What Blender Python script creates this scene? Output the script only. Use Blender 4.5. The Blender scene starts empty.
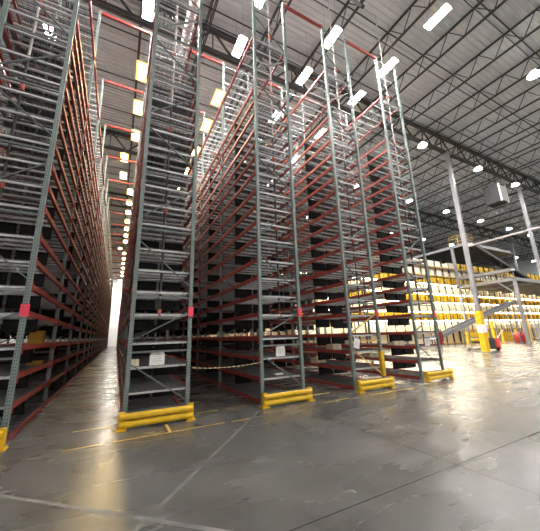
import bpy, math, random
from mathutils import Vector, Matrix
random.seed(7)
SC = bpy.context.scene
COL = SC.collection

# ------------------------------------------------------------------ materials
def mat(name, color, rough=0.5, metal=0.0, noise=0.0, nscale=6.0, spec=0.5, bump=0.0):
    m = bpy.data.materials.new(name); m.use_nodes = True
    nt = m.node_tree; b = nt.nodes['Principled BSDF']
    b.inputs['Roughness'].default_value = rough; b.inputs['Metallic'].default_value = metal
    b.inputs['Specular IOR Level'].default_value = spec
    c = (*color, 1)
    b.inputs['Base Color'].default_value = c
    if noise > 0 or bump > 0:
        tc = nt.nodes.new('ShaderNodeTexCoord'); n = nt.nodes.new('ShaderNodeTexNoise')
        n.inputs['Scale'].default_value = nscale; n.inputs['Detail'].default_value = 6
        nt.links.new(tc.outputs['Object'], n.inputs['Vector'])
        r = nt.nodes.new('ShaderNodeValToRGB')
        r.color_ramp.elements[0].position = .3; r.color_ramp.elements[1].position = .7
        r.color_ramp.elements[0].color = (*[x * (1 - noise) for x in color], 1)
        r.color_ramp.elements[1].color = (*[min(1, x * (1 + noise)) for x in color], 1)
        nt.links.new(n.outputs['Fac'], r.inputs['Fac']); nt.links.new(r.outputs['Color'], b.inputs['Base Color'])
        if bump > 0:
            bp = nt.nodes.new('ShaderNodeBump'); bp.inputs['Strength'].default_value = bump
            nt.links.new(n.outputs['Fac'], bp.inputs['Height']); nt.links.new(bp.outputs['Normal'], b.inputs['Normal'])
    return m

def emit(name, color, strength):
    m = bpy.data.materials.new(name); m.use_nodes = True
    nt = m.node_tree; nt.nodes.clear()
    o = nt.nodes.new('ShaderNodeOutputMaterial'); e = nt.nodes.new('ShaderNodeEmission')
    e.inputs['Color'].default_value = (*color, 1); e.inputs['Strength'].default_value = strength
    nt.links.new(e.outputs[0], o.inputs[0]); return m

def post_material():
    # green grey enamel with the punched slots of a rack upright every 5 cm
    m = mat('upright_enamel', (.205, .25, .243), .45, .1, .12, 5)
    nt = m.node_tree; b = nt.nodes['Principled BSDF']
    src = b.inputs['Base Color'].links[0].from_socket
    tc = nt.nodes.new('ShaderNodeTexCoord'); sp = nt.nodes.new('ShaderNodeSeparateXYZ')
    nt.links.new(tc.outputs['Object'], sp.inputs[0])
    def math_(op, a, bb=None):
        n = nt.nodes.new('ShaderNodeMath'); n.operation = op
        for i, v in enumerate((a, bb)):
            if v is None: continue
            if isinstance(v, (int, float)): n.inputs[i].default_value = v
            else: nt.links.new(v, n.inputs[i])
        return n.outputs[0]
    z = math_('MODULO', sp.outputs['Z'], .05)
    slot = math_('LESS_THAN', z, .02)
    near = math_('LESS_THAN', math_('ABSOLUTE', math_('SUBTRACT', math_('ABSOLUTE', sp.outputs['X']), .016)), .006)
    f = math_('MULTIPLY', slot, near)
    mx = nt.nodes.new('ShaderNodeMix'); mx.data_type = 'RGBA'
    nt.links.new(f, mx.inputs['Factor']); nt.links.new(src, mx.inputs['A']); mx.inputs['B'].default_value = (.02, .025, .025, 1)
    nt.links.new(mx.outputs['Result'], b.inputs['Base Color'])
    return m

def floor_material():
    m = bpy.data.materials.new('polished_concrete'); m.use_nodes = True
    nt = m.node_tree; b = nt.nodes['Principled BSDF']
    tc = nt.nodes.new('ShaderNodeTexCoord')
    def noise(scale, detail, sx=1, sy=1, rot=0):
        mp = nt.nodes.new('ShaderNodeMapping'); mp.inputs['Scale'].default_value = (sx, sy, 1); mp.inputs['Rotation'].default_value = (0, 0, rot)
        n = nt.nodes.new('ShaderNodeTexNoise'); n.inputs['Scale'].default_value = scale; n.inputs['Detail'].default_value = detail
        nt.links.new(tc.outputs['Object'], mp.inputs[0]); nt.links.new(mp.outputs[0], n.inputs['Vector']); return n
    a = noise(.9, 10); s = noise(1.1, 5, .5, 1.6, .5); g = noise(38, 4)
    def ramp(n, p0, p1, c0, c1):
        r = nt.nodes.new('ShaderNodeValToRGB'); r.color_ramp.elements[0].position = p0; r.color_ramp.elements[1].position = p1
        r.color_ramp.elements[0].color = (*c0, 1); r.color_ramp.elements[1].color = (*c1, 1)
        nt.links.new(n.outputs['Fac'], r.inputs['Fac']); return r
    def mix(kind, f, x, y):
        k = nt.nodes.new('ShaderNodeMix'); k.data_type = 'RGBA'; k.blend_type = kind; k.inputs['Factor'].default_value = f
        nt.links.new(x, k.inputs['A']); nt.links.new(y, k.inputs['B']); return k.outputs['Result']
    c = ramp(a, .3, .72, (.088, .086, .080), (.165, .161, .150)).outputs['Color']
    c = mix('MULTIPLY', .55, c, ramp(s, .3, .66, (.72, .71, .69), (1, 1, 1)).outputs['Color'])
    c = mix('MULTIPLY', .5, c, ramp(g, .35, .6, (.8, .8, .8), (1.0, 1.0, 1.0)).outputs['Color'])
    k = noise(2.2, 9, 1, .45, -.6); k.inputs['Distortion'].default_value = .5
    c = mix('MULTIPLY', .5, c, ramp(k, .36, .62, (.66, .65, .64), (1, 1, 1)).outputs['Color'])
    k2 = noise(2.6, 9, .3, 2.2, .8); k2.inputs['Distortion'].default_value = .6
    c = mix('ADD', .15, c, ramp(k2, .56, .74, (0, 0, 0), (.07, .068, .064)).outputs['Color'])
    nt.links.new(c, b.inputs['Base Color'])
    r = ramp(s, .3, .7, (.31, .31, .31), (.22, .22, .22)); nt.links.new(r.outputs['Color'], b.inputs['Roughness'])
    b.inputs['Specular IOR Level'].default_value = .6
    return m

M = dict(
    post=post_material(),
    brace=mat('brace_enamel', (.15, .175, .172), .45, .2, .1, 5),
    red=mat('beam_red', (.29, .042, .034), .42, 0, .18, 4),
    zinc=mat('galvanised', (.56, .57, .58), .4, .25, .1, 9),
    wire=mat('galvanised_wire', (.11, .113, .116), .5, .2),
    black=mat('black_plastic', (.007, .007, .007), .6, spec=.25),
    yellow=mat('safety_yellow', (.75, .47, .012), .4, 0, .12, 7),
    tan=mat('tan_yellow', (.55, .35, .1), .5, 0, .1, 7),
    tote=mat('tote_yellow', (.90, .58, .02), .45, 0, .1, 3),
    carton=mat('white_carton', (.86, .79, .60), .7, 0, .06, 4),
    cream=mat('cream_panel', (.78, .68, .5), .6, 0, .05, 2),
    chain=mat('chain_cream', (.75, .6, .3), .5),
    brown=mat('ochre_card', (.45, .25, .03), .7, 0, .1, 8),
    pink=mat('pink_tag', (.85, .07, .12), .5),
    white=mat('white_card', (.85, .85, .85), .6),
    print=mat('grey_print', (.5, .5, .52), .6),
    steel=mat('joist_black', (.035, .035, .037), .5, 0, .2, 4),
    deck=mat('roof_deck', (.52, .545, .575), .5, .1, .06, 1.5),
    wall=mat('white_wall', (.8, .79, .77), .7, 0, .04, 1),
    greywall=mat('grey_wall', (.42, .46, .47), .7, 0, .05, 1),
    col=mat('column_grey', (.25, .25, .265), .45, .1, .06, 3),
    grey=mat('machine_grey', (.2, .2, .21), .45, .3, .1, 4),
    heat=mat('heater_grey', (.02, .02, .022), .7, 0, .05, 3),
    dark=mat('dark_rubber', (.03, .03, .032), .6),
    coral=mat('truck_red', (.72, .08, .05), .4),
    darkred=mat('dark_red', (.33, .012, .012), .45),
    pipe=mat('white_pipe', (.5, .46, .455), .5, 0, .05, 3),
    fitting=mat('fitting_red', (.5, .13, .09), .5),
    line=mat('yellow_tape', (.62, .40, .10), .55, 0, .25, 12),
    pale=mat('pale_tape_residue', (.17, .166, .155), .5, 0, .4, 5, spec=.35),
    joint=mat('joint_filler', (.025, .024, .022), .8, 0, .3, 15, spec=0),
    floor=floor_material(),
    lamp=emit('lamp_white', (1, .98, .96), 240),
    warm=emit('lamp_warm', (1, .72, .30), 70),
    upl2=emit('added_uplight_linear', (1, .9, .8), 6),  # upward glow added on the linear housings to brighten the roof deck
    upl=emit('added_uplight_round', (1, .97, .96), 120),  # upward glow added on the round housings to brighten the roof deck
    round=emit('lamp_round', (1, .97, .94), 330),
    halo=emit('lamp_halo_rim', (1, .66, .14), 1.6),  # yellow lamp halo imitated by a weakly glowing border
    tube=emit('lamp_tube', (1, .90, .72), 52),
)

# ------------------------------------------------------------------ mesh builder
class MB:
    def __init__(s): s.v = []; s.f = []; s.mi = []; s.mats = []; s.cur = 0
    def use(s, m):
        if m not in s.mats: s.mats.append(m)
        s.cur = s.mats.index(m); return s
    def add(s, vs, fs):
        o = len(s.v); s.v += [tuple(v) for v in vs]
        for f in fs: s.f.append([i + o for i in f]); s.mi.append(s.cur)
        return s
    def box(s, a, b):
        x0, y0, z0 = a; x1, y1, z1 = b
        vs = [(x0,y0,z0),(x1,y0,z0),(x1,y1,z0),(x0,y1,z0),(x0,y0,z1),(x1,y0,z1),(x1,y1,z1),(x0,y1,z1)]
        return s.add(vs, [(0,3,2,1),(4,5,6,7),(0,1,5,4),(1,2,6,5),(2,3,7,6),(3,0,4,7)])
    def bar(s, p, q, w, h=None, up=(0, 0, 1)):
        p = Vector(p); q = Vector(q); h = w if h is None else h
        d = (q - p).normalized(); u = Vector(up)
        if abs(d.dot(u)) > .98: u = Vector((0, 1, 0))
        r = d.cross(u).normalized() * (w / 2); u = r.cross(d).normalized() * (h / 2)
        vs = [p - r - u, p + r - u, p + r + u, p - r + u, q - r - u, q + r - u, q + r + u, q - r + u]
        return s.add(vs, [(0,1,2,3),(7,6,5,4),(0,4,5,1),(1,5,6,2),(2,6,7,3),(3,7,4,0)])
    def tube(s, p, q, r, n=12, r2=None):
        p = Vector(p); q = Vector(q); d = (q - p).normalized(); r2 = r if r2 is None else r2
        u = Vector((0, 0, 1)) if abs(d.z) < .9 else Vector((1, 0, 0))
        a = d.cross(u).normalized(); b = d.cross(a).normalized()
        vs = []
        for c, rr in ((p, r), (q, r2)):
            for i in range(n):
                t = 2 * math.pi * i / n; vs.append(c + (a * math.cos(t) + b * math.sin(t)) * rr)
        fs = [(i, (i + 1) % n, n + (i + 1) % n, n + i) for i in range(n)] + [tuple(range(n - 1, -1, -1)), tuple(range(n, 2 * n))]
        return s.add(vs, fs)
    def lathe(s, c, prof, n=20):
        vs = []; k = len(prof)
        for r, z in prof:
            for i in range(n):
                t = 2 * math.pi * i / n; vs.append((c[0] + r * math.cos(t), c[1] + r * math.sin(t), c[2] + z))
        fs = [(j*n+i, j*n+(i+1) % n, (j+1)*n+(i+1) % n, (j+1)*n+i) for j in range(k-1) for i in range(n)]
        fs += [tuple(range(n - 1, -1, -1)), tuple(range((k-1)*n, k*n))]
        return s.add(vs, fs)
    def prism(s, prof, axis, t0, t1):
        # prof: 2-D outline; axis 'x','y','z' is the extrusion axis
        def P(a, b, t): return {'x': (t, a, b), 'y': (a, t, b), 'z': (a, b, t)}[axis]
        n = len(prof); vs = [P(a, b, t0) for a, b in prof] + [P(a, b, t1) for a, b in prof]
        fs = [(i, (i+1) % n, n+(i+1) % n, n+i) for i in range(n)] + [tuple(range(n-1, -1, -1)), tuple(range(n, 2*n))]
        return s.add(vs, fs)
    def mesh(s, name, smooth=False):
        me = bpy.data.meshes.new(name); me.from_pydata(s.v, [], s.f)
        for m in s.mats: me.materials.append(m)
        me.polygons.foreach_set('material_index', s.mi)
        if smooth: me.polygons.foreach_set('use_smooth', [True] * len(me.polygons))
        me.update(); return me

def ob(name, me, parent=None, loc=(0, 0, 0), rz=0.0):
    o = bpy.data.objects.new(name, me); COL.objects.link(o)
    o.location = loc; o.rotation_euler = (0, 0, rz)
    if parent is not None: o.parent = parent
    return o
def tag(o, label, cat, group=None):
    o['label'] = label; o['category'] = cat
    if group: o['group'] = group
    return o
def empty(name, loc, label, cat, group=None, rz=0):
    return tag(ob(name, None, None, loc, rz), label, cat, group)
def struct(name, me, loc=(0, 0, 0)):
    o = ob(name, me, None, loc); o['kind'] = 'structure'; return o
ORD = ['first','second','third','fourth','fifth','sixth','seventh','eighth','ninth','tenth','eleventh','twelfth','thirteenth','fourteenth','fifteenth','sixteenth','seventeenth','eighteenth','nineteenth','twentieth']

# ------------------------------------------------------------------ room shell
X0, X1, Y0, Y1, ZC = -16.0, 74.0, -16.0, 66.0, 15.95
struct('floor', MB().use(M['floor']).box((X0, Y0, -.2), (X1, Y1, 0)).mesh('floor'))
# corrugated roof deck, ribs running along X
b = MB().use(M['deck']); y = Y0; pts = []
while y < Y1:
    for dy, dz in ((0, 0), (.10, 0), (.13, .06), (.23, .06), (.26, 0)): pts.append((y + dy, ZC + dz))
    y += .26
vs = [(X0, a, z) for a, z in pts] + [(X1, a, z) for a, z in pts]; n = len(pts)
b.add(vs, [(i, n + i, n + i + 1, i + 1) for i in range(n - 1)])
struct('ceiling', b.mesh('ceiling'))
struct('wall_back', MB().use(M['wall']).box((X0, Y1, 0), (X1, Y1 + .2, 16.2)).mesh('wall_back'))
struct('wall_front', MB().use(M['wall']).box((X0, Y0 - .2, 0), (X1, Y0, 16.2)).mesh('wall_front'))
struct('wall_left', MB().use(M['wall']).box((X0 - .2, Y0, 0), (X0, Y1, 16.2)).mesh('wall_left'))
struct('wall_right', MB().use(M['greywall']).box((X1, Y0, 0), (X1 + .2, Y1, 16.2)).mesh('wall_right'))

# open web joists along Y (double angle chords, zigzag web)
def joist_mesh():
    b = MB().use(M['steel']); zb, zt = 14.93, 15.88
    for z in (zb, zt):
        b.box((-.05, Y0, z - .03), (-.01, Y1, z + .03)); b.box((.01, Y0, z - .03), (.05, Y1, z + .03))
    y = Y0; step = .62; up = True
    while y + step < Y1:
        b.bar((0, y, zb if up else zt), (0, y + step, zt if up else zb), .032)
        y += step; up = not up
    return b.mesh('roof_joist')
JM = joist_mesh(); x = 10.5 - 2.72 * 9
while x < X1 - .5:
    struct('roof_joist', JM, (x, 0, 0)); x += 2.72
def girder_mesh():
    b = MB().use(M['steel']); zb, zt = 14.45, 15.72
    for z in (zb, zt):
        b.box((X0, -.13, z - .07), (X1, -.03, z + .07)); b.box((X0, .03, z - .07), (X1, .13, z + .07))
    x = X0; st = 1.1; up = True
    while x + st < X1:
        b.bar((x, 0, zb if up else zt), (x + st, 0, zt if up else zb), .08)
        if up: b.bar((x + st, 0, zb), (x + st, 0, zt), .05)
        x += st; up = not up
    return b.mesh('roof_girder')
GM = girder_mesh()
for y in (-5.4, 4.46, 14.3, 24.2, 34.1, 44.0, 53.9, 63.8): struct('roof_girder', GM, (0, y, 0))
bm_ = MB().use(M['steel']).box((X0, -.025, 14.88), (X1, .0, 14.92)).box((X0, -.025, 15.78), (X1, .025, 15.82)).mesh('joist_bridging')
y = -13.2
while y < 64:
    struct('joist_bridging', bm_, (0, y, 0)); y += 2.8

# steel columns
cm = MB().use(M['col']).box((-.115, -.115, .02), (.115, .115, 14.38)).box((-.3, -.3, 0), (.3, .3, .03)).box((-.26, -.2, 14.3), (.26, .2, 14.4)).mesh('column')
for x, y in ((20.85, 4.46), (31.8, 4.46), (42.75, 4.46), (53.7, 14.3)): struct('steel_column', cm, (x, y, 0))

# floor joints, tape and old tape residue
def strip(name, m, p, q, w, z=.0015):
    p = Vector((p[0], p[1], z)); q = Vector((q[0], q[1], z)); d = (q - p).normalized(); r = Vector((d.y, -d.x, 0)) * w / 2
    return struct(name, MB().use(M[m]).add([p - r, p + r, q + r, q - r], [(0, 1, 2, 3)]).mesh(name))
strip('floor_joint', 'joint', (-15, -3.82), (60, -3.80), .012)
strip('floor_joint', 'joint', (3.32, -15), (3.30, -.9), .010, .0022)
strip('floor_joint', 'joint', (14.2, -15), (14.2, 60), .012); strip('floor_joint', 'joint', (24.6, -15), (24.6, 11), .012)
strip('floor_joint', 'joint', (9.6, 2.2), (60, 2.2), .012)
strip('floor_line', 'pale', (2.52, -.34), (-.1, -3.36), .045)
strip('floor_line', 'pale', (-2.2, -.85), (.95, -3.83), .05, .0028)
for p, q in (((-.74, -.79), (-.29, -.78)), ((-.12, -.78), (1.62, -.78)), ((1.74, -.79), (2.14, -.80)), ((-.72, .15), (-.12, .17)), ((1.35, .15), (1.80, .16)), ((1.95, .16), (2.45, .17)),
             ((3.95, -.62), (4.2, -.6)), ((4.3, -.58), (4.72, -.56)), ((3.95, .2), (4.75, .2)), ((5.3, -.62), (6.9, -.62)), ((-2.6, -.78), (-1.5, -.79)), ((6.75, .2), (7.6, .2))):
    strip('floor_line', 'line', p, q, .05)
strip('floor_line', 'line', (.70, -.30), (.70, -.76), .05)

# ------------------------------------------------------------------ storage racks
W, BAY, NB, H = 1.155, 2.93, 20, 12.25
LEV = [.07, .54, .98, 1.42, 1.97, 2.42, 2.86, 3.31, 3.86, 4.30, 4.75, 5.19, 5.72, 6.18, 6.60, 7.02, 7.56, 8.0, 8.44, 10.31]
PW, PD = .074, .07
def post_mesh(mirror):
    prof = [(-PW/2, -PD/2), (PW/2, -PD/2), (PW/2, PD/2), (PW/2 - .024, PD/2), (PW/2 - .024, PD/2 - .012), (PW/2 - .012, PD/2 - .012),
            (PW/2 - .012, -PD/2 + .012), (-PW/2 + .012, -PD/2 + .012), (-PW/2 + .012, PD/2 - .012), (-PW/2 + .024, PD/2 - .012), (-PW/2 + .024, PD/2), (-PW/2, PD/2)]
    return MB().use(M['post']).prism(prof, 'z', .012, H).mesh('post')
POST = post_mesh(0)
FOOT = MB().use(M['post']).box((-.09, -.08, 0), (.09, .08, .012)).tube((-.065, 0, .012), (-.065, 0, .03), .012, 8).tube((.065, 0, .012), (.065, 0, .03), .012, 8).mesh('foot_plate')
XL, XR = PW / 2, W - PW / 2
BR = [((XR, .30), (XL, 1.05)), ((XL, 1.45), (XR, 2.0)), ((XR, 2.5), (XL, 3.45)), ((XL, 3.95), (XR, 4.75)), ((XR, 5.3), (XL, 6.15)), ((XL, 6.5), (XR, 7.3)),
      ((XR, 7.75), (XL, 8.65)), ((XL, 9.0), (XR, 9.85)), ((XR, 10.2), (XL, 11.1))]
HZ = [.22, 1.24, 2.28, 3.7, 5.0, 6.33, 7.5, 8.85, 10.05, 11.3, 12.1]
BRACE = [MB().use(M['brace']).bar((a[0], 0, a[1]), (c[0], 0, c[1]), .022, .035, (0, 1, 0)).mesh('brace') for a, c in BR]
BRACET = [MB().use(M['tan']).bar((a[0], 0, a[1]), (c[0], 0, c[1]), .03, .045, (0, 1, 0)).mesh('brace') for a, c in BR[:2]]
STRUT = MB().use(M['brace']).bar((XL, 0, 0), (XR, 0, 0), .022, .035).mesh('strut')
STRUTT = MB().use(M['tan']).bar((XL, 0, 0), (XR, 0, 0), .03, .045).mesh('strut')
fb = MB().use(M['post'])
for xx in (XL, XR):
    fb.box((xx - PW/2, -PD/2, 0), (xx + PW/2, PD/2, H)); fb.box((xx - .09, -.08, 0), (xx + .09, .08, .012))
fb.use(M['brace'])
for a, c in BR: fb.bar((a[0], 0, a[1]), (c[0], 0, c[1]), .022, .035, (0, 1, 0))
for z in HZ: fb.bar((XL, 0, z), (XR, 0, z), .022, .035)
FRAME = fb.mesh('upright_frame')
def beam_into(b, x0, y0, z, out):
    # step beam: taller outer half, lip on the inner side, hooked end plates
    s = 1 if out > 0 else -1
    b.use(M['red'])
    b.prism([(x0, z - .06), (x0 - s * .028, z - .06), (x0 - s * .028, z + .02), (x0 - s * .012, z + .032), (x0, z + .032)][::s], 'y', y0 + PW/2, y0 + BAY - PW/2)
    b.box((min(x0 - s * .05, x0 - s * .028), y0 + PW/2, z - .06), (max(x0 - s * .05, x0 - s * .028), y0 + BAY - PW/2, z - .012))
    for yy in (y0 + PD/2 + .002, y0 + BAY - PD/2 - .008):
        b.box((x0 - .03 - s*.012, yy, z - .12), (x0 + .03 - s*.012, yy + .006, z + .06))
    return b
BEAM = {1: beam_into(MB(), 0, 0, 0, 1).mesh('beam'), -1: beam_into(MB(), 0, 0, 0, -1).mesh('beam')}
def deck_into(b, y0, z, fine=True):
    b.use(M['zinc'])
    for q in range(10): yy = .09 + q * .3056; b.box((.03, y0 + yy - .017, z - .05), (W - .03, y0 + yy + .017, z - .012))
    b.use(M['wire'])
    nx = 11 if fine else 7
    for i in range(nx): 
        xx = .06 + i * (W - .12) / (nx - 1); b.box((xx - .005, y0 + .05, z - .012), (xx + .005, y0 + BAY - .05, z - .003))
    ny = 44 if fine else 22; ww = .0045 if fine else .009
    for i in range(ny):
        yy = y0 + .07 + i * (BAY - .14) / (ny - 1); b.box((.02, yy - ww, z - .003), (W - .02, yy + ww, z + .004))
    return b
DECK = deck_into(MB(), 0, 0).mesh('wire_shelf')
PNW, PNH = .51, .245
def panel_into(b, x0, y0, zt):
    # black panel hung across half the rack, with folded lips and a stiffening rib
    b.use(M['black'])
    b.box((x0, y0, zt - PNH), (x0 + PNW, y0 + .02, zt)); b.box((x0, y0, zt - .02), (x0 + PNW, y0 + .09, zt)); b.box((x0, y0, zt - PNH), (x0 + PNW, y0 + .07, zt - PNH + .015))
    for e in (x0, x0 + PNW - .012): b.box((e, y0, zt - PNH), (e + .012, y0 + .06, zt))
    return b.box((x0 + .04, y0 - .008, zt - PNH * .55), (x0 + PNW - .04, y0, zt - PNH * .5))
PANEL = panel_into(MB(), 0, 0, 0).mesh('baffle_panel')
PNX = (.035, W - .035 - PNW)
# which single pieces stay parts (the nearest hundred of each), by the face the camera sees
def ranked(side, top):
    beams = []; decks = []; bins = []
    for k in range(NB):
        for li, z in enumerate(LEV):
            for s in (-1, 1): beams.append((k + (0 if s == side else .9), k, li, s))
            decks.append((k, k, li))
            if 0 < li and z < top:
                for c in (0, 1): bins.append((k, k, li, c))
    return [sorted(a) for a in (beams, decks, bins)]
STUFF = {}
def rack_parts(side, top, pny):
    if (side, top, pny) in STUFF: return STUFF[(side, top, pny)]
    be, de, bi = ranked(side, top)
    b = MB()
    for _, k, li, s in be[100:]: beam_into(b, W if s > 0 else 0, k * BAY, LEV[li], s)
    d = MB()
    for _, k, li in de[100:]: deck_into(d, k * BAY, LEV[li], False)
    n = MB()
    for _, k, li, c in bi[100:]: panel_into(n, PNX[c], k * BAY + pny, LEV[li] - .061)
    STUFF[(side, top, pny)] = (be[:100], de[:100], bi[:100], b.mesh('beams'), d.mesh('wire_shelves'), n.mesh('baffle_panels'))
    return STUFF[(side, top, pny)]
PITCH = 2.7
def rack(x, side, label, top, pny, tan=False, tagged=True):
    r = empty('storage_rack', (x, 0, 0), label, 'storage rack', 'tall shelving racks in parallel rows')
    for k in range(NB + 1):
        if k < 3:
            f = ob('upright_frame', None, r, (0, k * BAY, 0))
            for xx in (XL, XR):
                ob('post', POST, f, (xx, 0, 0)); ob('foot_plate', FOOT, f, (xx, 0, 0))
            for i, me in enumerate(BRACE):
                o = ob('brace', BRACET[i] if tan and k == 0 and i < 2 else me, f)
                if tan and k == 0 and i < 2: o['label'] = 'tan yellow brace'
            for z in HZ:
                o = ob('strut', STRUTT if tan and k == 0 and z < 1.3 else STRUT, f, (0, 0, z))
        else: ob('upright_frame', FRAME, r, (0, k * BAY, 0))
    be, de, bi, bs, ds, ns = rack_parts(side, top, pny)
    for _, k, li, s in be: ob('beam', BEAM[s], r, (W if s > 0 else 0, k * BAY, LEV[li]))
    for _, k, li in de: ob('wire_shelf', DECK, r, (0, k * BAY, LEV[li]))
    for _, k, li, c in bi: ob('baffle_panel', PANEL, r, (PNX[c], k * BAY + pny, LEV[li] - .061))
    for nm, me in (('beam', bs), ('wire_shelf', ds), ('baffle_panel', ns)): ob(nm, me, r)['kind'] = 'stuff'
    if tagged:
        t = ob('marker_tag', MB().use(M['pink']).box((-.052, -.058, -.1), (.052, -.036, .1)).box((.043, -.05, -.1), (.056, .02, .1)).mesh('marker_tag'), r, (XR, 0, 2.0)); t['label'] = 'pink tag'
    if tan:
        t = ob('post_guard', MB().use(M['yellow']).box((-.05, -.055, 0), (.05, -.036, .66)).box((.043, -.055, 0), (.058, .04, .66)).box((-.058, -.055, 0), (-.043, .04, .66)).mesh('post_guard'), r, (XR, 0, .28)); t['label'] = 'yellow post guard'
    return r
RX = {n: i * PITCH for n, i in zip('ZABCDE', (-2, -1, 0, 1, 2, 3))}
rack(RX['Z'], 1, 'tall steel rack beyond the nearest rack at the photo left edge, glimpsed through it', 8.5, 1.0, tagged=False)
rack(RX['A'], 1, 'tall steel rack cut by the left photo edge, ochre carton on its shelf', 8.5, 0.95)
rack(RX['B'], 1, 'tall steel rack whose end frame stands by the widest yellow guard, left of the chain', 8.5, 1.12)
rack(RX['C'], -1, 'tall steel rack with the striped chain tied to its left post', 8.5, 1.6)
rack(RX['D'], -1, 'tall steel rack with tan yellow lower braces on its end frame', 8.5, 1.45, True)
rack(RX['E'], -1, 'tall steel rack ending the row beside the open bright floor', 8.5, 0.95)

# red ties over the aisles
def tie_mesh(L): return MB().use(M['red']).box((0, -.03, -.05), (L, .03, .05)).box((-.012, -.045, -.09), (.006, .045, .07)).box((L - .006, -.045, -.09), (L + .012, .045, .07)).mesh('aisle_tie')
TM = tie_mesh(PITCH - W - .03)
AIS = [('Z', 6, 'beside the photo left edge'), ('A', 20, 'over the aisle that ends in a white strip'), ('B', 12, 'over the chained aisle'), ('C', 8, 'over the aisle left of the tan braced rack'), ('D', 7, 'over the aisle before the last rack')]
for n, cnt, where in AIS:
    for k in range(cnt):
        tag(ob('aisle_tie', TM, None, (RX[n] + W + .015, k * BAY, H - .06)), 'red tie beam %s, %s from the front' % (where, ORD[k]), 'tie beam', 'red tie beams over the aisles')

# vertical sprinkler pipes in the middle of the rack ends
def riser_mesh(): 
    return MB().use(M['steel']).tube((0, 0, 1.95), (0, 0, 7.0), .024, 10).use(M['pipe']).tube((0, 0, 7.0), (0, 0, 15.0), .024, 10).mesh('pipe')
RM = riser_mesh(); FM = MB().use(M['fitting']).tube((0, 0, -.07), (0, 0, .07), .042, 10).tube((0, 0, 0), (0, -.07, -.05), .026, 8).mesh('sprinkler_fitting')
for n, lab in (('A', 'thin vertical sprinkler pipe in the rack cut by the left photo edge'), ('B', 'thin vertical sprinkler pipe inside the rack left of the chain'), ('C', 'thin vertical sprinkler pipe inside the rack right of the chain'),
               ('D', 'thin vertical sprinkler pipe inside the rack with tan braces'), ('E', 'thin vertical sprinkler pipe inside the last rack by the open floor')):
    p = tag(ob('sprinkler_pipe', RM, None, (RX[n] + {'A': .47, 'B': .53}.get(n, .63), .14, 0)), lab, 'pipe', 'sprinkler pipes in the rack ends')
    for z in (1.98, 4.22, 6.3, 8.5, 10.7): ob('sprinkler_fitting', FM, p, (0, 0, z))['label'] = 'red sprinkler fitting'

# yellow end guards
def guard(x, label):
    L, Hh = 1.25, .265
    r = empty('rack_end_guard', (x, -.24, 0), label, 'guard rail', 'yellow guards at the rack ends')
    prof = lambda zc: [(.02, zc - .055), (.0, zc - .05), (-.03, zc - .025), (-.035, zc), (-.03, zc + .025), (.0, zc + .05), (.02, zc + .055)]
    pm = MB().use(M['yellow']).box((-.05, -.03, .012), (.05, .07, Hh + .015)).mesh('post')
    bp = MB().use(M['yellow']).box((-.09, -.075, 0), (.09, .1, .012)).tube((-.065, -.05, .012), (-.065, -.05, .03), .01, 8).tube((.065, -.05, .012), (.065, -.05, .03), .01, 8).mesh('base_plate')
    for xx in (.05, L - .05):
        ob('post', pm, r, (xx, 0, 0)); ob('base_plate', bp, r, (xx, 0, 0))
    for zc in (.085, .205):
        ob('rail', MB().use(M['yellow']).prism([(a - .03, z) for a, z in prof(zc)], 'x', .02, L - .02).mesh('rail'), r)
    return r
for n, lab in (('A', 'yellow guard cut off by the left photo edge'), ('B', 'largest fully visible yellow guard, at the rack left of the chain'), ('C', 'yellow guard at the rack with the chain on its left post'),
               ('D', 'yellow guard below the tan rack braces'), ('E', 'smallest yellow guard, at the last rack by the open floor')):
    guard(RX[n] - .06, lab)

# signs, chain, cartons on the racks
def card(name, loc, w, h, label, tilt=0, rz=0):
    s = tag(ob(name, MB().use(M['white']).prism([(-w/2, 0), (w/2, 0), (w/2, h*.82), (w*.4, h), (-w*.4, h), (-w/2, h*.82)], 'y', 0, .012).mesh('card'), None, loc, rz), label, 'sign', 'small white cards on the rack ends')
    s.rotation_euler = (0, tilt, rz)
    b = MB().use(M['print'])
    for k in range(3): b.box((-w*.28, -.002, h*(.3 + .16*k)), (w*.28, 0, h*(.34 + .16*k)))
    ob('printed_lines', b.mesh('printed_lines'), s)
    return s
card('shelf_sign', (.53, .03, .985), .27, .24, 'white card on the end shelf of the rack left of the chain')
card('shelf_sign', (2.7 + .56, .03, .985), .24, .24, 'white card on the end shelf of the rack with the chain on its left post')
card('shelf_sign', (5.56, -.06, 1.06), .2, .26, 'tilted white card on the post above the tan braces', .25)
card('shelf_sign', (8.70, .03, .985), .24, .26, 'white card on the end shelf of the last rack')
b = MB(); nL = 30
for i in range(nL):
    t0, t1 = i / nL, (i + 1) / nL
    p = lambda t: (1.15 + t * 1.55, -.06 + .0 * t, .90 - .10 * 4 * t * (1 - t) * .5 + 0 * t)
    b.use(M['chain'] if i % 2 else M['black'])
    a, c = Vector(p(t0)), Vector(p(t1)); mid = (a + c) / 2; d = (c - a).normalized(); side = Vector((0, 1, 0)) if i % 2 else Vector((0, 0, 1))
    ring = []; hl, hw, rr = .034, .016, .0075
    for j in range(12):
        th = 2 * math.pi * j / 12; ring.append(mid + d * (hl * math.cos(th)) + side * (hw * math.sin(th)))
    for j in range(12): b.bar(ring[j], ring[(j + 1) % 12], rr * 2, rr * 2, d.cross(side))
tag(ob('caution_chain', b.mesh('caution_chain')), 'black and cream yellow chain strung across the aisle between two racks', 'chain')
def carton_mesh(w, d, h, m='carton'):
    return MB().use(M[m]).box((-w/2, -d/2, 0), (w/2, d/2, h)).use(M['print'] if m != 'brown' else M[m]).box((-w*.04, -d/2 - .001, h*.1), (w*.04, d/2 + .001, h + .001)).mesh('carton')
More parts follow.
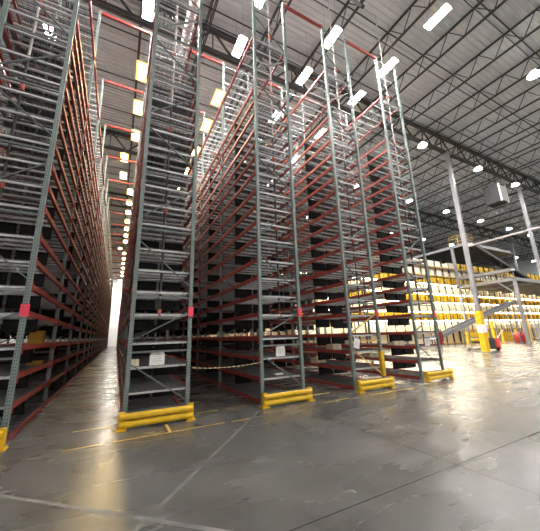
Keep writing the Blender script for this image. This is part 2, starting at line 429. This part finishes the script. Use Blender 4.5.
tag(ob('carton', carton_mesh(.24, .3, .3, 'brown'), None, (-1.77, 2.15, 1.425)), 'ochre carton on eye level shelf of the rack at the left photo edge', 'carton')
tag(ob('carton', carton_mesh(.24, .3, .08, 'brown'), None, (-1.8, 2.5, .985)), 'flat ochre carton on the shelf below the upright ochre carton', 'carton')
tag(ob('small_box', carton_mesh(.14, .16, .12), None, (.15, .2, .985)), 'small white box on end shelf left of the white card', 'carton')
tag(ob('paper_pad', MB().use(M['white']).box((-.1, -.07, 0), (.1, .07, .02)).box((-.09, -.06, .02), (.1, .06, .03)).mesh('paper_pad'), None, (3.35, .35, .545)), 'white paper pad lying on the lowest raised shelf of the rack right of the chain', 'paper')
for x, y, z, w, lab in ((5.75, 1.1, .985, .34, 'white carton on the third shelf up inside the rack with tan braces'), (5.8, 2.0, .545, .4, 'white carton on the lowest raised shelf inside the rack with tan braces'),
                        (8.4, 1.0, .985, .5, 'white carton on the shelf behind the card of the last rack'), (8.45, 2.2, .545, .5, 'white carton on the low shelf of the last rack'), (8.5, 3.6, .985, .5, 'white carton in the second bay of the last rack')):
    tag(ob('carton', carton_mesh(w, .3, .16), None, (x, y, z)), lab, 'carton', 'white cartons on the rack shelves')
b = MB().use(M['darkred']).lathe((0, 0, 0), [(.02, 0), (.085, .01), (.09, .04), (.09, .36), (.07, .42), (.03, .45)], 16)
fe = tag(ob('fire_extinguisher', b.mesh('cylinder'), None, (8.1 + W + .11, .02, .98)), 'dark red extinguisher hung on the outer post of the last rack', 'extinguisher')
ob('valve', MB().use(M['black']).tube((0, 0, .44), (0, 0, .5), .022, 8).box((-.015, -.08, .49), (.015, .06, .51)).mesh('valve'), fe)
ob('hose', MB().use(M['black']).tube((0, -.06, .49), (.02, -.1, .3), .012, 8).tube((.02, -.1, .3), (.02, -.095, .12), .012, 8, .02).mesh('hose'), fe)
ob('bracket', MB().use(M['black']).box((-.115, -.03, .18), (-.08, .03, .26)).mesh('bracket'), fe)

# ------------------------------------------------------------------ lamps
def lin_meshes(m):
    h = MB().use(M['white']).prism([(-.18, 0), (-.13, .07), (-.07, .12), (.07, .12), (.13, .07), (.18, 0)], 'y', -.47, .47).use(M['upl2']).box((-.06, -.43, .121), (.06, .43, .126)).mesh('housing')
    d = MB().use(m).box((-.16, -.45, -.022), (.16, .45, -.002)).mesh('diffuser')
    return h, d
HW, DW = lin_meshes(M['lamp']); DWM = MB().use(M['warm']).box((-.16, -.45, -.022), (.16, .45, -.002)).use(M['halo']).box((-.25, -.56, -.004), (.25, .56, .0)).mesh('diffuser')  # glowing border round the warm diffuser stands in for its halo
CAB = MB().use(M['grey']).tube((0, 0, .1), (0, 0, 2.38), .006, 6).mesh('cable')
def linear(x, y, warm, lab):
    o = tag(ob('linear_lamp', HW, None, (x, y, 13.5)), lab, 'lamp', 'linear high bay lamps')
    d = ob('diffuser', DWM if warm else DW, o); d['label'] = 'glowing diffuser'
    for s in (-.35, .35): ob('cable', CAB, o, (0, s, 0))
rows = [(-3.55, [3.0, 5.9, 8.6, 11.4, 14.2], 'over the aisle nearest the photo left edge', 99),
        (-.16, [.85, 3.05, 6.05, 8.45, 10.9, 18.65, 20.8, 23.2, 25.6, 28.0, 30.4, 32.8, 38.6, 41.8, 45.0, 48.5, 52, 55.5], 'over the aisle that ends in a white strip', 5),
        (3.45, [.75, 2.95, 6.0, 8.2, 10.9, 13.6, 16.4, 19.4, 22.4, 25.6, 29.0, 33.0], 'seen above the chained aisle', 5),
        (6.77, [.9, 2.93, 5.9, 8.3, 11.0, 14.0, 17.5, 21.0, 25.0], 'seen above the rack with tan braces', 99),
        (10.03, [-3.9, -1.6, .82, 2.83, 5.9, 8.9, 12.5, 17, 22, 28, 34, 40], 'beyond the last rack', 99)]
for x, ys, where, wy in rows:
    for i, y in enumerate(ys):
        linear(x, y, y > wy, 'long rectangular lamp %s, %s from the front' % (where, ORD[i]))
for i, y in enumerate((13.6, 16.1, 36.4)): linear(-.72, y, True, 'warm lamp offset left in the white strip aisle, %s from the front' % ORD[i])
for i, (x, y) in enumerate(((-2.2, 60.5), (-.4, 60.5), (1.4, 60.5), (-2.2, 62.5), (-.4, 62.5), (1.4, 62.5), (-2.2, 64.6), (-.4, 64.6), (1.4, 64.6))):  # lamps added near the end wall to whiten the aisle end
    linear(x, y, False, 'added white lamp brightening the far wall, %s lamp of the %s row' % (ORD[i % 3], ORD[i // 3]))
RH = MB().use(M['grey']).lathe((0, 0, 0), [(.28, -.03), (.285, .03), (.2, .09), (.14, .22), (.06, .25)], 20).use(M['upl']).lathe((0, 0, .094), [(.21, 0), (.15, .004)], 20).mesh('housing')
RD = MB().use(M['round']).lathe((0, 0, -.055), [(.2, 0), (.26, .012), (.262, .026)], 20).mesh('diffuser')
for j, (y, where) in enumerate(((-8.1, 'unseen row in front of all racks'), (-2.1, 'nearest row above the open floor'), (3.85, 'row along the column girder'), (9.9, 'row above the mezzanine'), (17.1, 'farthest row beyond the mezzanine'))):  # unseen front row added to light the rack fronts and near floor
    for i, x in enumerate((-2, 4.3, 10.6, 16.9, 23.6, 29.4, 35.9, 42.4, 48.1, 55.0, 61.6, 68.4)):
        if x < 16 and y > -5 or y < -5 and x > 45: continue
        o = tag(ob('round_lamp', RH, None, (x, y, 13.5)), 'round lamp in the %s, %s from the racks' % (where, ORD[i]), 'lamp', 'round high bay lamps')
        ob('diffuser', RD, o)['label'] = 'glowing diffuser'; ob('cable', CAB, o)

# ------------------------------------------------------------------ overhead services
tag(ob('air_duct', MB().use(M['pipe']).tube((1.32, -6, 13.35), (1.32, 46, 13.35), .17, 18).mesh('air_duct')), 'pale round duct running along above the rack left of the chain', 'duct')
tag(ob('sprinkler_main', MB().use(M['grey']).tube((-8, .0, 14.72), (7.7, .0, 14.72), .06, 10).use(M['steel']).tube((7.7, .0, 14.72), (7.85, .0, 14.72), .075, 10).mesh('sprinkler_main')), 'grey sprinkler main crossing above the rack ends under the roof', 'pipe')
tag(ob('supply_pipe', MB().use(M['pipe']).tube((28.4, -9, 9.0), (28.4, 8.1, 9.0), .09, 12).tube((28.4, 8.1, 9.0), (28.4, 8.1, 8.6), .09, 12).mesh('supply_pipe')), 'pale straight pipe crossing high behind the two tall columns', 'pipe')
h = empty('unit_heater', (26.55, 4.3, 11.3), 'boxy grey unit heater hung under the roof between the two tall columns', 'heater')
ob('casing', MB().use(M['heat']).box((-.55, -.5, 0), (.55, .55, 1.5)).box((-.6, -.53, 1.5), (.6, .58, 1.56)).mesh('casing'), h)
b = MB().use(M['white'])
for k in range(8): b.bar((-.45, -.56, .16 + k * .165), (.45, -.56, .16 + k * .165), .1, .03, (0, .6, 1))
b.box((-.55, -.6, 0), (-.47, -.5, 1.5)).box((.47, -.6, 0), (.55, -.5, 1.5))
ob('louver', b.mesh('louver'), h)
for s in (-.45, .45): ob('hanger_rod', MB().use(M['steel']).tube((s, 0, 1.5), (s, 0, 3.7), .02, 8).mesh('hanger_rod'), h)

# ------------------------------------------------------------------ pick shelving (yellow totes and white cartons)
SHZ = [.16, 1.35, 2.42, 3.28, 4.22, 5.08, 6.10, 6.95, 7.95]
CB, NBAY, DEP = 1.2, 6, .85
UL = CB * NBAY
POSTS = MB().use(M['dark']).box((-.035, 0, 0), (.035, .06, 8.75)).box((-.035, DEP - .06, 0), (.035, DEP, 8.75)).mesh('post')
SHELF = MB().use(M['cream']).box((.04, .02, -.05), (UL - .04, DEP, 0)).use(M['tan']).box((.04, 0, -.07), (UL - .04, .03, .02)).mesh('shelf')
BACK = MB().use(M['cream']).box((.0, DEP, .0), (UL - .002, DEP + .03, 8.7)).mesh('back_panel')
TUBE = MB().use(M['tube']).box((.1, .06, -.10), (UL - .1, .12, -.072)).mesh('strip_lamp')
def tote_mesh():
    b = MB().use(M['tote']); w, d, h = .96, .6, .66; t = .05
    vs = [(-w/2+t, t, 0), (w/2-t, t, 0), (w/2-t, d-t, 0), (-w/2+t, d-t, 0), (-w/2, 0, h-.06), (w/2, 0, h-.06), (w/2, d, h-.06), (-w/2, d, h-.06)]
    b.add(vs, [(0,3,2,1),(4,5,6,7),(0,1,5,4),(1,2,6,5),(2,3,7,6),(3,0,4,7)])
    b.box((-w/2-.02, -.02, h-.06), (w/2+.02, d+.02, h))
    b.use(M['dark']).box((-w/2+.1, .03, -.0), (w/2-.1, .1, .09)).box((-.02, -.001, .1), (.02, .04, h-.06)); b.use(M['tan']).box((-.3, .0, h*.35), (-.1, .035, h*.6)); return b.mesh('tote')
TOTE = tote_mesh()
CART = [MB().use(M['carton']).box((-w/2, 0, 0), (w/2, .6, h)).use(M['cream']).box((-w/2, -.002, h*.46), (w/2, .6, h*.5)).mesh('carton') for w, h in ((.98, .62), (.7, .5), (.84, .58))]
LEVN = {1: 'lowest', 3: 'second', 5: 'third', 7: 'topmost'}
def pick_unit(loc, rz, run, i, label):
    r = empty('pick_shelving', loc, label, 'shelving', 'tall lit pick shelving units', rz)
    for k in range(NBAY + 1): ob('post', POSTS, r, (k * CB + (.037 if k == 0 else -.037 if k == NBAY else 0), 0, 0))
    for z in SHZ: ob('shelf', SHELF, r, (0, 0, z))
    ob('back_panel', BACK, r)
    for z in (2.42, 3.28, 4.22, 5.08, 6.10): ob('strip_lamp', TUBE, r, (0, 0, z))  # strips above the tote rows are added to brighten the totes
    R = Matrix.Rotation(rz, 4, 'Z'); T = Matrix.Translation(loc)
    for li in range(1, 9):
        for k in range(NBAY):
            p = T @ R @ Vector((k * CB + CB / 2 + random.uniform(-.03, .03), .1, SHZ[li] + .001))
            if li == 8 and run == 'facing the open floor' and i < 3:
                if random.random() < .7: tag(ob('carton', random.choice(CART), None, p, rz), 'white carton on the very top shelf of the shelving facing the open floor', 'carton', 'cartons on the very top shelf')
            elif li % 2:
                o = ob('carton', random.choice(CART), None, p, rz); rown = LEVN[li]
                tag(o, 'white carton in the %s row of cartons on the shelving %s' % (rown, run), 'carton', 'cartons, %s row %s' % (rown, run))
            else:
                o = ob('tote', TOTE, None, p, rz); rown = LEVN[li - 1]
                tag(o, 'yellow tote in the %s row of totes on the shelving %s' % (rown, run), 'tote', 'totes, %s row %s' % (rown, run))
for i in range(6):
    pick_unit((10.9 + i * UL, 11.75, 0), 0, 'facing the open floor', i, 'lit shelving of yellow totes facing the open floor, %s section from the racks' % ORD[i])
for i in range(4):
    pick_unit((10.9, 12.7 + (i + 1) * UL, 0), -math.pi / 2, 'facing the last rack', i, 'lit shelving of yellow totes facing the last rack, %s section back' % ORD[i])

# ------------------------------------------------------------------ mezzanine, conveyors
mz = empty('mezzanine', (32, 6.5, 0), 'grey steel mezzanine on posts in front of the lit shelving', 'mezzanine')
def part(name, b, par, label=None):
    o = ob(name, b.mesh(name), par)
    if label: o['label'] = label
    return o
for k in range(4): part('post', MB().use(M['col']).box((-.12 + 7.4*k, -.12, .02), (.12 + 7.4*k, .12, 5.7)).box((-.25 + 7.4*k, -.25, 0), (.25 + 7.4*k, .25, .02)), mz)
part('post', MB().use(M['col']).box((-.12, 4.83, .02), (.12, 5.07, 10.15)).box((-.25, 4.7, 0), (.25, 5.2, .02)), mz)
part('deck', MB().use(M['dark']).box((0, 0, 5.72), (24, 5.15, 5.92)), mz)
part('edge_beam', MB().use(M['col']).box((-.12, -.1, 5.68), (-.02, 5.15, 5.98)).box((-.16, -.1, 5.68), (-.02, 5.15, 5.71)).box((-.16, -.1, 5.95), (-.02, 5.15, 5.98)), mz)
part('edge_beam', MB().use(M['col']).box((-.1, -.12, 5.68), (24, -.02, 5.98)), mz)
part('knee_brace', MB().use(M['col']).bar((0, .1, 4.5), (0, 1.35, 5.7), .1, .1), mz); part('knee_brace', MB().use(M['col']).bar((0, 4.85, 4.5), (0, 3.6, 5.7), .1, .1), mz)
for k in range(1, 8): part('joist', MB().use(M['grey']).box((3*k - .05, 0, 5.45), (3*k + .05, 5.1, 5.72)), mz)
up = MB().use(M['dark']).box((0, 3.4, 10.15), (10, 12, 10.3)); part('upper_deck', up, mz)
part('edge_beam', MB().use(M['grey']).box((-.12, 3.4, 10.12), (-.02, 12, 10.42)).box((-.1, 3.3, 10.12), (9, 3.4, 10.42)), mz)
b = MB().use(M['tan'])
for zz in (10.75, 11.1, 11.45):
    b.tube((-.02, 3.4, zz), (-.02, 5.1, zz), .03, 8); b.tube((-.02, 3.4, zz), (1.4, 3.4, zz), .03, 8)
for p in ((-.02, 3.4), (-.02, 4.2), (-.02, 5.1), (1.4, 3.4)): b.tube((p[0], p[1], 10.4), (p[0], p[1], 11.47), .035, 8)
part('guard_rail', b, mz, 'yellow guard rail')

# flat conveyor along the mezzanine edge, inclined and declined ones
def conveyor(name, p, q, w, label, legs=(), m='grey', dark='dark'):
    p = Vector(p); q = Vector(q); r = empty(name, (p.x, p.y, 0), label, 'conveyor'); o = Vector((p.x, p.y, 0)); p = p - o; q = q - o
    d = (q - p).normalized(); s = d.cross(Vector((0, 0, 1))).normalized() * w / 2; u = s.cross(d).normalized()
    part('belt', MB().use(M[dark]).bar(p, q, w - .08, .06), r)
    for sg in (-1, 1): part('side_rail', MB().use(M[m]).bar(p + s * sg, q + s * sg, .06, .3), r)
    for e in (p, q): part('end_roller', MB().use(M['zinc']).tube(e - s * .9, e + s * .9, .09, 12), r)
    for t, z0 in legs:
        c = p.lerp(q, t)
        part('leg', MB().use(M[m]).box((c.x - .04, c.y - w/2, z0), (c.x + .04, c.y - w/2 + .06, c.z - .1)).box((c.x - .04, c.y + w/2 - .06, z0), (c.x + .04, c.y + w/2, c.z - .1)).box((c.x - .03, c.y - w/2, z0 + (c.z - z0) * .5), (c.x + .03, c.y + w/2, z0 + (c.z - z0) * .5 + .05)), r)
    return r
conveyor('incline_conveyor', (21.2, 8.1, .82), (32.0, 7.1, 3.75), .55, 'grey inclined conveyor rising from the floor towards the mezzanine post', ((.04, 0), (.35, 0), (.68, 0), (.96, 0)))
conveyor('belt_conveyor', (32.35, 6.6, 6.75), (32.35, 11.3, 6.75), .6, 'grey belt conveyor running level on top of the mezzanine edge', ((.06, 5.92), (.5, 5.92), (.94, 5.92)))
conveyor('decline_conveyor', (31.6, 9.45, 10.0), (42.5, 9.45, 7.0), .7, 'dark sided conveyor sloping down from the upper platform', ((.45, 5.92), (.95, 5.92)), 'dark')
mcx = empty('conveyor_drive', (33.2, 10.75, 10.3), 'dark boxy machine on the upper platform behind the yellow rail', 'machine')
part('casing', MB().use(M['dark']).box((-.6, -.35, .0), (.9, .45, .9)).box((-.5, -.25, .9), (.3, .35, 1.1)), mcx)
part('motor', MB().use(M['grey']).tube((.9, .05, .4), (1.3, .05, .4), .18, 14), mcx)

# ------------------------------------------------------------------ floor level items on the open side
cg = empty('column_guard', (20.85, 4.46, 0), 'tall yellow column guard with white plate on the nearest column', 'column guard')
g = MB().use(M['yellow'])
for z0, z1 in ((.0, 1.3), (1.3, 2.6)): g.prism([(-.19, -.155), (-.155, -.19), (.155, -.19), (.19, -.155), (.19, .155), (.155, .19), (-.155, .19), (-.19, .155)], 'z', z0 + .01, z1 - .01)
part('sleeve', g, cg)
part('plate', MB().use(M['white']).box((-.17, -.21, 1.2), (.17, -.192, 1.72)).box((-.21, -.17, 1.2), (-.192, .17, 1.72)), cg, 'white plate')
def barrier(loc, L, Hh, label, solid=False):
    r = empty('safety_barrier', loc, label, 'barrier')
    for xx in (0.06, L - .06): part('post', MB().use(M['yellow']).box((xx - .08, -.08, .02), (xx + .08, .08, Hh + .25)).box((xx - .17, -.17, 0), (xx + .17, .17, .02)), r)
    if solid: part('panel', MB().use(M['yellow']).box((.1, -.05, .15), (L - .1, -.01, Hh)).use(M['tan']).box((L*.28, -.055, Hh*.55), (L*.72, -.05, Hh*.63)), r)
    else:
        for z in (.35, .75, Hh): part('rail', MB().use(M['yellow']).prism([(-.05, z - .13), (-.1, z - .06), (-.1, z + .06), (-.05, z + .13)], 'x', .1, L - .1), r)
    return r
barrier((30.45, 10.75, 0), 3.9, .95, 'yellow railed safety barrier left of the red pallet truck, behind the column guard')
barrier((34.3, 9.45, 0), 3.0, 1.0, 'solid yellow safety barrier behind the dark red covered bin', True)
for x, y, hh, lab in ((35.4, 10.7, 2.1, 'tall yellow bollard between the two yellow barriers'), (37.3, 8.4, 2.2, 'tall yellow bollard right of the dark red covered bin')):
    r = tag(ob('bollard', MB().use(M['yellow']).tube((0, 0, .02), (0, 0, hh), .16, 14).lathe((0, 0, hh), [(.16, 0), (.12, .07), (.04, .1)], 14).mesh('bollard'), None, (x, y, 0)), lab, 'bollard')
    part('base_plate', MB().use(M['yellow']).box((-.28, -.28, 0), (.28, .28, .02)), r)
rb = tag(ob('covered_bin', MB().use(M['darkred']).lathe((0, 0, 0), [(.5, .06), (.56, .1), (.6, .62), (.54, .8), (.36, .98), (.12, 1.04)], 18).mesh('bin'), None, (34.9, 8.2, 0)), 'dark red domed bin in front of the solid yellow barrier', 'bin')
for a in range(4): part('caster', MB().use(M['black']).tube((.38 * math.cos(a*1.57+.78) - .03, .38 * math.sin(a*1.57+.78), .06), (.38 * math.cos(a*1.57+.78) + .03, .38 * math.sin(a*1.57+.78), .06), .06, 12), rb)
rc = empty('roll_cage', (38.6, 8.3, 0), 'pale barred roll cage at the right photo edge beside a yellow bollard', 'roll cage')
b = MB().use(M['zinc'])
for k in range(9):
    for yy in (0, 1.0): b.tube((k * .22, yy, .2), (k * .22, yy, 1.8), .025, 6)
for zz in (.2, 1.0, 1.8):
    for yy in (0, 1.0): b.tube((0, yy, zz), (1.76, yy, zz), .03, 6)
part('cage', b, rc); part('base', MB().use(M['dark']).box((-.05, -.05, .12), (1.81, 1.05, .2)), rc)
for p in ((.1, .1), (1.66, .1), (.1, .9), (1.66, .9)): part('caster', MB().use(M['black']).tube((p[0] - .03, p[1], .06), (p[0] + .03, p[1], .06), .06, 12), rc)

pt = empty('pallet_truck', (22.5, 5.0, 0), 'small red and dark grey pallet truck parked by the column guard', 'pallet truck', None, .5)
part('battery_box', MB().use(M['dark']).prism([(-.32, .1), (.32, .1), (.32, .72), (.2, .84), (-.2, .84), (-.32, .72)], 'y', -.32, .2), pt, 'dark grey box')
part('motor_cover', MB().use(M['coral']).prism([(.0, .1), (.5, .1), (.56, .45), (.42, .78), (.08, .8)], 'y', -.62, -.3), pt, 'red cover')
for s in (-.24, .24): part('fork', MB().use(M['dark']).prism([(s - .09, .06), (s + .09, .06), (s + .09, .12), (s - .09, .12)], 'y', .2, 1.35).tube((s - .05, 1.2, .05), (s + .05, 1.2, .05), .05, 12), pt)
part('tiller', MB().use(M['white']).tube((.3, -.5, .75), (.1, -.85, 1.3), .035, 10).tube((-.1, -.87, 1.32), (.3, -.87, 1.32), .03, 10), pt, 'pale tiller')
for s in (-.18, .3): part('wheel', MB().use(M['black']).tube((s - .05, -.42, .11), (s + .05, -.42, .11), .11, 16), pt)

# ------------------------------------------------------------------ camera, world, view
cam = bpy.data.cameras.new('camera'); co = bpy.data.objects.new('camera', cam); COL.objects.link(co)
f, pi_, ya, ro = 286.57, .2370, .4877, -.0309
cam.sensor_fit = 'HORIZONTAL'; cam.sensor_width = 36; cam.lens = f / 540 * 36; cam.clip_end = 300
cy_, sy_, cp, sp = math.cos(ya), math.sin(ya), math.cos(pi_), math.sin(pi_)
fw = Vector((sy_ * cp, cy_ * cp, sp)); rt = Vector((cy_, -sy_, 0)); upv = rt.cross(fw)
r2 = math.cos(ro) * rt + math.sin(ro) * upv; u2 = -math.sin(ro) * rt + math.cos(ro) * upv
mw = Matrix.Identity(4)
for i in range(3): mw[i][0], mw[i][1], mw[i][2] = r2[i], u2[i], -fw[i]
mw.translation = Vector((-.2066, -6.109, 1.4846)); co.matrix_world = mw
SC.camera = co
w = bpy.data.worlds.new('world'); SC.world = w; w.use_nodes = True
w.node_tree.nodes['Background'].inputs[0].default_value = (.5, .55, .6, 1); w.node_tree.nodes['Background'].inputs[1].default_value = .05
vs_ = SC.view_settings; vs_.view_transform = 'Standard'; vs_.look = 'None'; vs_.gamma = 1; vs_.exposure = .68; vs_.use_curve_mapping = False
SC.cycles.use_denoising = True
SC.cycles.max_bounces = 7; SC.cycles.diffuse_bounces = 4; SC.cycles.glossy_bounces = 3
